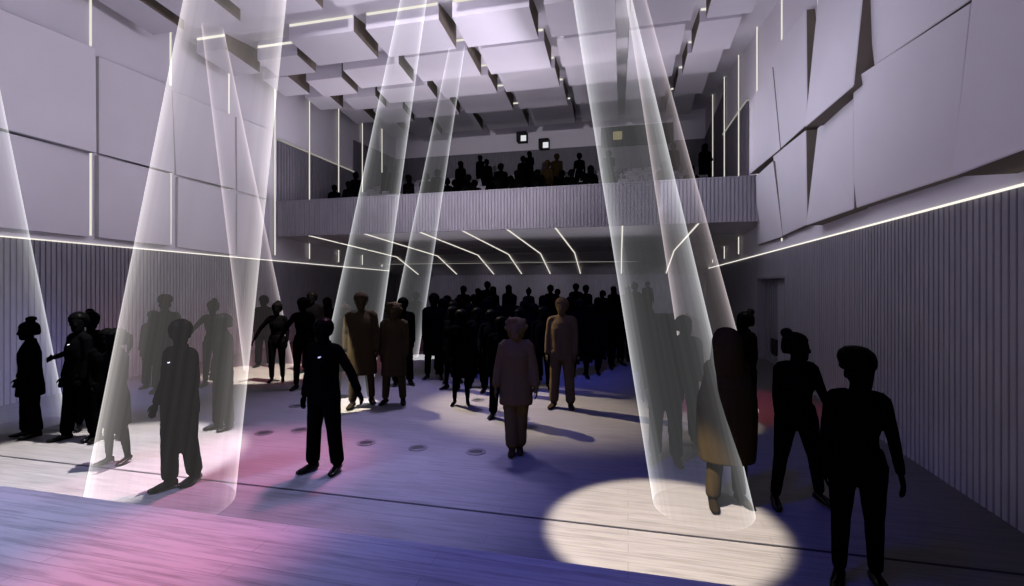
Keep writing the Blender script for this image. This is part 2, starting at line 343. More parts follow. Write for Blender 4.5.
for i, u in enumerate([310, 365.5, 420.5, 463, 507.5, 555.6, 622.5, 698.4]):
    p = at_plane(u, 226, Vector((0, YB(-4), 0)), Vector((.029, 1, 0)))
    x0 = p.x; k = (-.014 + .0115 * x0)
    mb = MB(); pts = [YB(x0) + .06, PY('bend', x0 + k * 9), 28.4]
    q = [Vector((x0 + k * (y - pts[0]), y, soffit_z(y, x0) - .012)) for y in pts]
    mb.bar(q[0], q[1], (0, 0, 1), .036, .03); mb.bar(q[1], q[2], (0, 0, 1), .036, .03)
    tag(mb.obj('soffit_light', M['strip']), 'bent glowing line under the balcony, %s of eight from the wall facing the door' % ORD[i], 'light strip', 'light lines under the balcony')
for i, y in enumerate((17.3, 20.2, 23.4, 25.5)):
    mb = MB(); mb.bar((XL(y) + .6, y, soffit_z(y, -4) - .008), (XR(y) - .4, y, soffit_z(y, -4) - .008), (0, 0, 1), .03 if i < 3 else .05, .02)
    tag(mb.obj('soffit_crosslight', M['strip_dim'] if i == 3 else mat('soffit_line', (.30, .29, .28), .6)), ['thin pale line across the balcony underside, first behind the ribbed front', 'thin pale line across the balcony underside, second behind the ribbed front', 'thin pale line across the balcony underside at its bend', 'brighter warm line across the sloping rear of the balcony underside'][i], 'light strip', 'cross lines under the balcony')
# tiers
mb = MB(); NT = 10
TY = lambda k: 16.2 + .95 * k
TZ = lambda k: 4.35 + .33 * k
mb2 = []
for k in range(-1, NT):
    ya = YB(-4) + .35 if k < 0 else TY(k) - .475; yb = TY(k) + .475 if k < NT - 1 else YBACK - .2
    z = TZ(max(k, 0))
    if k < 0: yb = TY(0) - .475
    mb.hexa([(XL(ya) + .15, ya, 4.12), (XR(ya) - .15, ya, 4.12), (XR(yb) - .15, yb, 4.12), (XL(yb) + .15, yb, 4.12)],
            [(XL(ya) + .15, ya, z), (XR(ya) - .15, ya, z), (XR(yb) - .15, yb, z), (XL(yb) + .15, yb, z)])
struct(mb.obj('floor_balcony', M['tier']))
# low riser under the balcony that carries the rear crowd
RZ = .70
mb = MB(); mb.box(-6.9, .4, 14.75, 19.05, .002, .45)
tag(bevel(mb.obj('standing_step', M['riser']), .02), 'black step behind the floor crowd, lower than the platform it adjoins', 'platform')
mb = MB(); mb.box(-8.2, 3.0, 19.4, 26.5, 0.002, RZ); mb.box(-8.2, 3.0, 19.1, 19.4, .002, RZ * .5)
tag(bevel(mb.obj('standing_riser', M['riser']), .02), 'low black platform under the balcony carrying the rear of the crowd', 'platform')

# ------------------------------------------------------------------ ceiling boxes
rows = [(4.6, 6.6), (7.4, 9.25), (10.65, 12.1), (13.2, 14.9), (15.9, 17.5), (18.9, 21.0), (22.6, 26.0)]
slots = [-11.75, -10.45, -8.80, -6.57, -4.28, -2.06, -.13, 1.62, 2.95]
HW = .17
for ri, (ya, yb) in enumerate(rows):
    zb = zu(yb)
    for ci in range(8):
        def edge(s, y, sgn):
            return fan(slots[s], y) + sgn * HW
        x = [edge(ci, ya, 1), edge(ci + 1, ya, -1), edge(ci + 1, yb, -1), edge(ci, yb, 1)]
        yy = [ya, ya, yb, yb]
        # boxes beside the side walls sit a little back, as the staggered ones in the picture
        if ri >= 2 and ci == 1: yy = [ya + .75, ya + .75, yb + .35, yb + .35]
        if ri >= 3 and ci in (0, 2): yy = [ya + .3, ya + .3, yb, yb]
        mbx = MB(); top = [zc(y) + .02 for y in yy]
        mbx.hexa([(x[i], yy[i], zb) for i in range(4)], [(x[i], yy[i], top[i]) for i in range(4)])
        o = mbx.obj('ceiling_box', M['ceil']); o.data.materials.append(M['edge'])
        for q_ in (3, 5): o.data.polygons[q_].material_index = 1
        tag(o, 'pale hanging ceiling box, %s row from the back wall, %s box from the door side' % (ORD[6 - ri], ORD[7 - ci]), 'ceiling box', 'hanging ceiling boxes')
        if ri >= 3 and ci < 3: continue
        q = MB(); zt = zc(ya) - .05
        q.bar((x[0] + .03, yy[0] - .015, zt), (x[1] - .03, yy[1] - .015, zt), (0, 0, 1), .03, .05)
        q.obj('light_strip', M['strip'], o)

# ------------------------------------------------------------------ wall panels
def panel(side, pts, offs, label, group):
    n = NL if side == 'L' else NR; Xf = XL if side == 'L' else XR
    fr = [wall_pt(side, u, v, o) for (u, v), o in zip(pts, offs)]
    p0 = Vector((Xf(0), 0, 0)); bk = []
    for p in fr:
        d = (p - p0).dot(n); bk.append(p - n * (d - .002))
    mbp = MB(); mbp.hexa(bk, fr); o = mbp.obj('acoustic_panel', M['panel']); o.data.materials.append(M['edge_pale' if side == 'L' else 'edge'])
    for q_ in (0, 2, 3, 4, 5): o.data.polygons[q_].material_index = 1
    bevel(o, .012, 1)
    return tag(o, label, 'wall panel', group)
GL, GR = 'panels on the wall facing the door', 'tilted panels on the wall above the door'
# wall facing the door
panel('L', [(-60, -16), (96, 48), (97, 153), (-60, 112)], [.14, .34, .34, .14], 'large pale panel at the near top of the wall facing the door', GL)
panel('L', [(-60, 116), (90, 153), (90, 237), (-60, 221)], [.12, .16, .16, .12], 'large pale panel at the near bottom of the wall facing the door', GL)
panel('L', [(98.5, 56), (172, 86), (175, 173), (98.5, 153)], [.08, .20, .26, .08], 'pale panel in the upper row, second column, wall facing the door', GL)
panel('L', [(98.5, 155), (171, 174), (171, 246), (98.5, 237.5)], [.10, .22, .22, .10], 'pale panel in the lower row, second column, wall facing the door', GL)
panel('L', [(172, 90), (235, 116), (236, 189), (176, 174.5)], [.06, .20, .22, .06], 'pale panel in the upper row, third column, wall facing the door', GL)
panel('L', [(178, 177), (235, 191), (235, 255), (177, 247)], [.08, .20, .20, .06], 'pale panel in the lower row, third column, wall facing the door', GL)
panel('L', [(236.5, 117), (268, 129), (268, 199), (237, 190.5)], [.05, .14, .14, .05], 'narrow pale panel in the upper row beside the balcony end, wall facing the door', GL)
panel('L', [(237, 193), (268, 201), (268, 259.5), (237, 255.5)], [.05, .12, .12, .05], 'narrow pale panel in the lower row beside the balcony end, wall facing the door', GL)
# door-side wall
panel('R', [(749.3, 102.7), (772, 67), (779.6, 149), (749.3, 174.4)], [.32, .30, .36, .38], 'pale upper panel touching the balcony front, wall above the door', GR)
panel('R', [(756, 176), (772.5, 161), (782, 236.5), (757, 245)], [.37, .35, .12, .10], 'pale lower panel touching the balcony front, wall above the door', GR)
panel('R', [(771.5, 52), (806, 9.5), (811, 62), (807, 124), (780.5, 148)][:2] + [(807, 124), (780.5, 148)], [.26, .16, .32, .33], 'pale upper panel, second column from the balcony, wall above the door', GR)
panel('R', [(773, 156), (805.5, 130), (807, 224.6), (782, 236)], [.31, .28, .12, .10], 'pale lower panel, second column from the balcony, wall above the door', GR)
panel('R', [(820, -22), (865, -30), (853, 86), (805, 127)], [.12, .12, .40, .44], 'pale upper panel leaning out over a dark gap, third column from the balcony', GR)
panel('R', [(817.5, 128), (853.3, 98), (853.3, 209), (806, 225.7)], [.14, .20, .20, .28], 'pale lower panel under the dark gap, third column from the balcony', GR)
panel('R', [(853, 79), (971, 2), (953, 176), (853, 209)], [.30, .20, .14, .16], 'large pale lower panel in the middle of the wall above the door', GR)
panel('R', [(863, -30), (985, -110), (970, 0), (874, 66)], [.06, .06, .12, .14], 'pale upper panel set back behind the large middle panel', GR)
panel('R', [(985, -120), (1150, -260), (1080, 128), (951, 177)], [.16, .2, .5, .5], 'largest pale panel nearest the stage leaning over the ribbed wall', GR)

# ------------------------------------------------------------------ upright wall light strips
def wall_strip(side, u, label, off=.012, z0=3.28, u_on=0):
    p = wall_pt(side, u, 200, off); Y = p.y; n = NL if side == 'L' else NR
    if side == 'R' and u in (973, 818.5, 757): z0 = 5.4
    if Y > YB(-4) - .2: off = .10
    p = wall_pt(side, u, 200, off)
    mbs = MB(); t = Vector((0, 0, 1))
    d = n.cross(t)
    w = .032
    a = Vector((p.x, p.y, z0)); b = Vector((p.x, p.y, zc(p.y)))
    segs = [(z0, b.z)]
    if p.y > YB(p.x) + .25: segs = [(z0, soffit_z(p.y, p.x) - .02), (TZ(max(0, min(NT - 1, round((p.y - 16.2) / .95)))) + .05, b.z)]
    for (za, zb_) in segs:
        if zb_ - za > .05: mbs.bar((p.x, p.y, za), (p.x, p.y, zb_), n, w, .03)
    o = mbs.obj('wall_light_strip', M['strip']); tag(o, label, 'light strip', 'upright light lines on the side walls')
for i, u in enumerate([90.5, 170.5, 229, 275, 309.5, 338.7, 362.4, 382]):
    wall_strip('L', u, 'upright glowing line on the wall facing the door, %s counting from the stage' % ORD[i])
for i, u in enumerate([973, 818.5, 781.8, 757, 738.6, 724.3, 712.7, 703.2]):
    wall_strip('R', u, 'upright glowing line on the wall above the door, %s counting from the stage' % ORD[i])

# ------------------------------------------------------------------ back wall things on the balcony
YF = YBACK - .17
def on_back(u, v): return at_plane(u, v, Vector((0, YF, 0)), Vector((0, 1, 0)))
wn = bpy.data.objects.new('window_1', None); COL.objects.link(wn); struct(wn)
a, b = on_back(601, 128), on_back(673, 143); wn.location = (a.x, YF, b.z)
ww, wh = b.x - a.x, on_back(601, 124).z - on_back(601, 143.5).z
q = MB(); q.box(.1, ww - .1, -.03, .02, .1, wh - .1); q.obj('pane', M['glass'], wn)
q = MB(); q.box(0, ww, -.12, .02, 0, .1); q.box(0, ww, -.12, .02, wh - .1, wh); q.box(0, .1, -.12, .02, .1, wh - .1); q.box(ww - .1, ww, -.12, .02, .1, wh - .1); q.obj('window_frame', M['slot'], wn)
p = on_back(617.6, 136)
q = MB(); q.box(p.x - .26, p.x + .26, YF - .16, YF - .04, p.z - .24, p.z + .24)
tag(bevel(q.obj('booth_lamp', M['booth']), .05), 'dim square yellow lamp glowing in the dark booth window', 'lamp')
for i, (u, v, lab) in enumerate([(522.5, 137.5, 'small black box with white lit face, upper of two above the balcony crowd'), (544.5, 144.3, 'small black box with white lit face, lower of two above the balcony crowd')]):
    p = at_plane(u, v, Vector((0, YBACK - .45, 0)), Vector((0, 1, 0)))
    e = bpy.data.objects.new('projector_box', None); COL.objects.link(e); e.location = (p.x, YBACK - .45, p.z); tag(e, lab, 'projector', 'boxes above the balcony')
    q = MB(); q.box(-.34, .27, -.2, .3, -.28, .32); bevel(q.obj('housing', M['riser'], e), .03)
    q = MB(); q.box(-.06, .265, -.215, -.2, -.275, .06); q.obj('lit_face', M['boxwhite'], e)
    q = MB(); q.box(-.06, .06, .3, .47, -.08, .08); q.obj('bracket', M['metal'], e)

# ------------------------------------------------------------------ floor plates
for i, (u, v) in enumerate([(300, 430), (264, 433), (296, 406), (366, 443), (330, 404), (418, 448), (476, 452), (478, 400)]):
    p = at_z(u, v); vs = []; n = 20; r = .13
    mbx = MB()
    for z in (.001, .006): mbx.v += [Vector((r * math.cos(2 * math.pi * k / n), r * math.sin(2 * math.pi * k / n), z)) for k in range(n)]
    mbx.f = [tuple(range(n)), tuple(range(n, 2 * n))] + [(k, (k + 1) % n, n + (k + 1) % n, n + k) for k in range(n)]
    o = mbx.obj('floor_socket', M['plate']); o.location = (p.x, p.y, 0)
    tag(o, 'small round grey floor socket, %s from the wall facing the door' % ORD[[1, 0, 2, 4, 3, 5, 6, 7][i]], 'floor socket', 'floor sockets')
    rg = MB(); r2 = .09
    for z, rr in ((.006, r2), (.008, r2 * .9)): rg.v += [Vector((rr * math.cos(2 * math.pi * k / n), rr * math.sin(2 * math.pi * k / n), z)) for k in range(n)]
    rg.f = [tuple(range(n, 2 * n))] + [(k, (k + 1) % n, n + (k + 1) % n, n + k) for k in range(n)]
    rg.obj('lid', M['metal'], o)

# ------------------------------------------------------------------ light beams
def beam(ubl, ubr, vb, utl, utr, vt, ztop, zb, m, label, dtop=None):
    """frustum from a round patch on the floor to a lamp under the ceiling"""
    cb = at_z((ubl + ubr) / 2, vb, zb); dep = lambda p: p.x * -ST + p.y * CT
    rb = (ubr - ubl) / 2 * dep(cb) / F
    ct = at_z((utl + utr) / 2, vt, ztop); rt = (utr - utl) / 2 * dep(ct) / F
    if dtop:      # the lamp hangs above the picture: carry the taper on up to it
        zt = EYE + (CV - vt) / F * dtop; ct = at_z((utl + utr) / 2, vt, zt); rt = (utr - utl) / 2 * dtop / F
        t = ztop / zt; ct = cb + (ct - cb) * t; rt = rb + (rt - rb) * t
    n = 64; K = 6; vs = []; fs = []; uvs = []
    ax = (ct - cb)
    for k in range(K + 1):
        t = k / K; c = cb + ax * t; r = rb + (rt - rb) * t
        for i in range(n): vs.append((c.x + r * math.cos(2 * math.pi * i / n), c.y + r * math.sin(2 * math.pi * i / n), c.z))
    for k in range(K):
        for i in range(n): fs.append((k * n + i, k * n + (i + 1) % n, (k + 1) * n + (i + 1) % n, (k + 1) * n + i))
    o = link_mesh('light_beam', vs, fs, m, None, True); me = o.data
    uvl = me.uv_layers.new(name='UVMap')
    for poly in me.polygons:
        ids = [me.loops[l].vertex_index % n for l in poly.loop_indices]; wrap = max(ids) - min(ids) > n / 2
        for l in poly.loop_indices:
            vi = me.loops[l].vertex_index; a = vi % n
            uvl.data[l].uv = (((a + n) if (wrap and a < n / 2) else a) / n, vi // n / K)
    tag(o, label, 'light beam')
    return o
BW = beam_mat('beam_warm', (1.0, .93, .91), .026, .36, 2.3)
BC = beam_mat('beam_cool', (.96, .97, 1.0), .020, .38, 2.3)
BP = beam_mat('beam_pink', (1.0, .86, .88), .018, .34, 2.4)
beam(99, 226, 508, 199, 283, -20, 8.2, 0, BW, 'widest pale light beam crossing the standing man near the stage edge', 6.3)
beam(316, 370, 403, 402, 427, -5, 8.2, 0, BC, 'light beam landing behind the man with one arm held out', 9.6)
beam(386, 418, 357, 449.5, 465, 46, 8.6, 0, BC, 'narrow light beam landing beside the tall brown coat, reaching the ceiling slot')
beam(655, 750, 507, 573, 629, -5, 8.0, 0, BC, 'wide light beam landing in the round warm pool by the stage edge', 6.0)
beam(690, 755, 408, 626, 644, -5, 8.0, 0, BP, 'slim pinkish light beam behind the wide one, landing on the red patch', 9.4)
beam(247, 292, 368, 203, 222, 27, 8.2, 0, BP, 'slim pinkish light beam landing behind the woman with a bun and one arm out')
beam(-4, 56, 425, -88, -50, -120, 8.2, 0, BC, 'pale light beam falling beside the figure with the topknot at the picture edge')
# ------------------------------------------------------------------ people
DG = None
def remesh(parts, voxel, smooth=2, fac=.5):
    """join closed shapes into one continuous skin and return a mesh"""
    me = bpy.data.meshes.new('skin'); vs = []; fs = []
    for (v, f) in parts:
        n = len(vs); vs += [tuple(p) for p in v]; fs += [tuple(i + n for i in q) for q in f]
    me.from_pydata(vs, [], fs); me.update()
    bm = bmesh.new(); bm.from_mesh(me); bmesh.ops.recalc_face_normals(bm, faces=bm.faces); bm.to_mesh(me); bm.free()
    o = bpy.data.objects.new('skin', me); COL.objects.link(o)
    r = o.modifiers.new('r', 'REMESH'); r.mode = 'VOXEL'; r.voxel_size = voxel
    s = o.modifiers.new('s', 'SMOOTH'); s.factor = fac; s.iterations = smooth
    dg = bpy.context.evaluated_depsgraph_get(); dg.update()
    out = bpy.data.meshes.new_from_object(o.evaluated_get(dg))
    bpy.data.objects.remove(o); bpy.data.meshes.remove(me)
    out.polygons.foreach_set('use_smooth', [True] * len(out.polygons))
    return out
def loft(rings, n=16, M_=None):
    """rings: (center, axis_a, axis_b) -> closed tube"""
    vs = []; fs = []
    for (c, a, b) in rings:
        for i in range(n):
            t = 2 * math.pi * i / n; p = c + a * math.cos(t) + b * math.sin(t)
            vs.append(M_ @ p if M_ else p)
    k = len(rings)
    for j in range(k - 1):
        for i in range(n): fs.append((j * n + i, j * n + (i + 1) % n, (j + 1) * n + (i + 1) % n, (j + 1) * n + i))
    fs.append(tuple(range(n))); fs.append(tuple(range((k - 1) * n, k * n)))
    return vs, fs
def rings_z(rows, M_=None, n=20):   # (z, cx, cy, rx, ry)
    return loft([(Vector((cx, cy, z)), Vector((rx, 0, 0)), Vector((0, ry, 0))) for (z, cx, cy, rx, ry) in rows], n, M_)
def tube(pts, rad, n=12, flat=None, up=None):
    """rounded tube through pts; flat = scale of the second axis"""
    pts = [Vector(p) for p in pts]; P = []; Rr = []
    d0 = (pts[1] - pts[0]).normalized(); d1 = (pts[-1] - pts[-2]).normalized()
    P.append(pts[0] - d0 * rad[0] * .75); Rr.append(rad[0] * .45)
    for i, p in enumerate(pts):
        P.append(p); Rr.append(rad[i])
        if i < len(pts) - 1 and len(pts) < 4:
            P.append((p + pts[i + 1]) / 2); Rr.append((rad[i] + rad[i + 1]) / 2 * (1.03))
    P.append(pts[-1] + d1 * rad[-1] * .75); Rr.append(rad[-1] * .45)
    rings = []; ref = Vector(up) if up else Vector((0, 1, .05))
    for i, p in enumerate(P):
        d = (P[min(i + 1, len(P) - 1)] - P[max(i - 1, 0)]).normalized()
        if abs(d.dot(ref.normalized())) > .95 and not up: rf = Vector((1, 0, 0))
        else: rf = ref
        a = d.cross(rf).normalized(); b = a.cross(d).normalized()
        rings.append((p, a * Rr[i], b * Rr[i] * (flat or 1)))
    return loft(rings, n)
def ball(c, rx, ry, rz, M_=None, n=14, k=9):
    c = Vector(c); rg = []
    for j in range(k):
        t = math.pi * (j + .5) / k; s = math.sin(t)
        rg.append((c + Vector((0, 0, -math.cos(t) * rz)), Vector((rx * s, 0, 0)), Vector((0, ry * s, 0))))
    return loft(rg, n, M_)

def skeleton(female, pose):
    J = {}
    sw = .158 if female else .180; hw_ = .092 if female else .09
    seated = pose.get('seated', False)
    J['hipz'] = .92
    ln = Matrix.Translation((0, 0, .95)) @ Matrix.Rotation(R(pose.get('lean', 0)), 4, 'X') @ Matrix.Rotation(R(pose.get('side', 0)), 4, 'Y') @ Matrix.Translation((0, 0, -.95))
    J['T'] = ln
    yaw, tilt, nod = pose.get('head', (0, 0, 0))
    J['H'] = ln @ Matrix.Translation((0, -.008, 1.468)) @ Euler((R(nod), R(tilt), R(yaw))).to_matrix().to_4x4() @ Matrix.Scale(pose.get('hs', 1.17), 4) @ Matrix.Translation((0, 0, -1.50))
    for s, nm in ((-1, 'L'), (1, 'R')):
        abd, flex, elb, inw = pose.get('arm' + nm, (8, 0, 12, 0))
        a, f = R(abd), R(flex)
        sh = ln @ Vector((s * sw, .005, 1.415)); Lu, Lf = .295, .255
        d = Vector((s * math.sin(a), -math.sin(f) * math.cos(a), -math.cos(f) * math.cos(a)))
        el = sh + d * Lu
        f2 = R(flex + elb); a2 = R(abd * .75 - inw)
        d2 = Vector((s * math.sin(a2), -math.sin(f2) * math.cos(a2), -math.cos(f2) * math.cos(a2)))
        wr = el + d2 * Lf
        J['arm' + nm] = (sh, el, wr, d2)
        la, lf, kn = pose.get('leg' + nm, (4, 0, 2))
        if seated: la, lf, kn = pose.get('leg' + nm, (6, 82, 84))
        hp = Vector((s * hw_, 0, .92)); Lt, Ls = .43, .405
        a, f = R(la), R(lf)
        d = Vector((s * math.sin(a), -math.sin(f) * math.cos(a), -math.cos(f) * math.cos(a)))
        k = hp + d * Lt; f2 = R(lf - kn)
        d2 = Vector((s * math.sin(a * .8), -math.sin(f2) * math.cos(a), -math.cos(f2) * math.cos(a)))
        an = k + d2 * Ls
        J['leg' + nm] = (hp, k, an, R(pose.get('toe', 14)) * s)
    return J
def hand_parts(wr, d, s, fat=1.0, curl=18):
    """palm, four unequal bent fingers and a thumb leaving the side of the palm"""
    d = d.normalized(); inward = Vector((-s, 0, 0)); nrm = (inward - d * inward.dot(d)).normalized()
    fwd = Vector((0, -1, 0)); w = (fwd - d * fwd.dot(d) - nrm * fwd.dot(nrm))
    if w.length < .1: w = nrm.cross(d)
    w.normalize(); out = []
    rg = [(wr - d * .02, w * .026, nrm * .019), (wr + d * .015, w * .030, nrm * .019), (wr + d * .05, w * .041, nrm * .018), (wr + d * .088, w * .042, nrm * .015), (wr + d * .10, w * .036, nrm * .010)]
    out.append(loft(rg, 14))
    for k, (off, ln_) in enumerate(((.031, .072), (.0105, .082), (-.0105, .076), (-.031, .060))):
        p = wr + d * .085 + w * off; c = d; pts = [p]; rr = [.0098 * fat]
        for q in range(3):
            ang = R(curl + 6 * k * .5) * (.5 if q == 0 else 1)
            c = (c * math.cos(ang) + nrm * math.sin(ang)).normalized()
            p = p + c * ln_ * (.42, .33, .25)[q]; pts.append(p); rr.append((.0092, .0084, .0072)[q] * fat)
        out.append(tube(pts, rr, 8, up=w))
    b = wr + d * .03 + w * .026 + nrm * .004
    t1 = b + (d * .55 + w * .75 + nrm * .30).normalized() * .035; t2 = t1 + (d * .85 + w * .38 + nrm * .3).normalized() * .030; t3 = t2 + (d * .95 + w * .1 + nrm * .3).normalized() * .024
    out.append(tube([b, t1, t2, t3], [.015, .0125, .0105, .0085], 8, up=nrm))
    return out
def body_parts(female, J, build, fat_f):
    T, H = J['T'], J['H']; g = build
    if female:
        rows = [(.78, 0, 0, .05, .06), (.83, 0, .005, .135 * g, .09 * g), (.90, 0, .01, .168 * g, .115 * g), (.97, 0, .006, .16 * g, .105 * g), (1.06, 0, 0, .125 * g, .088 * g), (1.13, 0, 0, .120 * g, .09 * g), (1.22, 0, -.012, .14 * g, .112 * g), (1.30, 0, -.012, .15, .112 * g), (1.37, 0, 0, .155, .092), (1.42, 0, .004, .135, .075), (1.455, 0, .006, .08, .06), (1.48, 0, .006, .05, .05)]
    else:
        rows = [(.78, 0, 0, .05, .06), (.83, 0, .005, .125 * g, .09 * g), (.90, 0, .01, .158 * g, .112 * g), (.98, 0, .004, .152 * g, .105 * g), (1.08, 0, 0, .145 * g, .102 * g), (1.18, 0, 0, .155 * g, .11 * g), (1.28, 0, 0, .175, .12 * g), (1.36, 0, 0, .185, .112), (1.42, 0, .004, .16, .088), (1.46, 0, .006, .095, .066), (1.49, 0, .008, .06, .056)]
    parts = [rings_z(rows, T)]
    for s, nm in ((-1, 'L'), (1, 'R')):
        sh, el, wr, d2 = J['arm' + nm]; k = .88 if female else 1.0
        parts.append(tube([sh, sh + (el - sh) * .45, el], [.056 * k, .047 * k, .038 * k])); parts.append(tube([el, el + (wr - el) * .3, wr], [.038 * k, .037 * k, .024 * k]))
        parts.append(tube([T @ Vector((s * .07, .006, 1.44)), sh], [.05, .056 * k]))
        parts += hand_parts(wr, d2, s, fat_f)
        hp, kn, an, toe = J['leg' + nm]
        parts.append(tube([hp, hp + (kn - hp) * .4, kn], [.088 * g, .076 * g, .052])); parts.append(tube([kn, kn + (an - kn) * .33, an], [.051, .054, .034]))
        f = Vector((math.sin(toe), -math.cos(toe), 0))
        parts.append(tube([an + Vector((0, 0, -.03)) - f * .02, an + f * .06 + Vector((0, 0, -.05)), an + f * .15 + Vector((0, 0, -.065))], [.036, .036, .026], flat=.8))
    parts += [tube([T @ Vector((0, .008, 1.45)), H @ Vector((0, .0, 1.58))], [.062 if not female else .052, .060 if not female else .050])]
    hd = [(1.522, 0, -.062, .02, .018), (1.535, 0, -.052, .040, .044), (1.56, 0, -.028, .055, .070), (1.59, 0, -.014, .063, .086), (1.625, 0, -.006, .070, .094), (1.66, 0, 0, .0745, .098), (1.695, 0, .003, .072, .093), (1.722, 0, .005, .058, .074), (1.742, 0, .006, .036, .046), (1.75, 0, .006, .012, .016)]
    parts.append(rings_z(hd, H))
    nose = tube([H @ Vector((0, -.094, 1.645)), H @ Vector((0, -.108, 1.622)), H @ Vector((0, -.113, 1.603))], [.010, .012, .014], 8); parts.append(nose)
    for s in (-1, 1):
        parts.append(ball((s * .074, .012, 1.622), .012, .022, .034, H, 10, 7))
        parts.append(ball((s * .031, -.080, 1.637), .014, .013, .010, H, 8, 5))
        parts.append(tube([H @ Vector((s * .012, -.094, 1.655)), H @ Vector((s * .05, -.074, 1.656))], [.008, .007], 8))
    parts.append(tube([H @ Vector((-.02, -.088, 1.572)), H @ Vector((.02, -.088, 1.572))], [.008, .008], 8))
    return parts
def hair_parts(style, H):
    out = []
    cap = [(1.575, 0, .060, .060, .052), (1.61, 0, .044, .085, .080), (1.655, 0, .024, .098, .100), (1.70, 0, .012, .096, .108), (1.738, 0, .012, .074, .086), (1.76, 0, .012, .04, .05), (1.77, 0, .012, .014, .018)]
    if style == 'short': out.append(rings_z(cap, H))
    elif style == 'bun':
        out.append(rings_z(cap, H)); out.append(ball((0, .085, 1.755), .050, .050, .046, H)); out.append(ball((0, .06, 1.735), .035, .035, .03, H))
    elif style == 'topknot':
        out.append(rings_z(cap, H)); out.append(ball((0, .04, 1.795), .062, .060, .036, H)); out.append(ball((0, .03, 1.77), .036, .036, .03, H))
    elif style == 'pony':
        out.append(rings_z(cap, H)); out.append(tube([H @ Vector((0, .09, 1.70)), H @ Vector((0, .15, 1.66)), H @ Vector((0, .15, 1.56)), H @ Vector((0, .125, 1.47))], [.03, .036, .034, .016]))
    elif style == 'long':
        out.append(rings_z(cap, H)); out.append(loft([(H @ Vector((0, .05, z)), H.to_3x3() @ Vector((rx, 0, 0)), H.to_3x3() @ Vector((0, .05, 0))) for z, rx in ((1.68, .082), (1.60, .092), (1.52, .098), (1.44, .092), (1.38, .06))], 16))
    elif style == 'curly':
        out.append(ball((0, .022, 1.655), .118, .112, .118, H)); out.append(ball((0, .045, 1.58), .10, .07, .08, H)); rr = random.Random(3)
        for k in range(26):
            t = rr.uniform(0, 6.28); z = rr.uniform(-.09, .085); q = math.sqrt(max(0, 1 - (z / .1) ** 2))
            y = .01 + .108 * q * math.sin(t)
            if y < -.05 and z < .05: continue
            out.append(ball((.110 * q * math.cos(t), y + .01, 1.67 + z), .03, .03, .028, H, 8, 5))
    elif style == 'wrap':   # round turban-like wrap
        out.append(rings_z([(1.655, 0, .0, .080, .100), (1.68, 0, .008, .100, .115), (1.72, 0, .02, .108, .122), (1.76, 0, .026, .096, .108), (1.79, 0, .028, .062, .072), (1.80, 0, .028, .022, .026)], H))
        out.append(ball((0, .11, 1.66), .05, .03, .04, H))
    return out
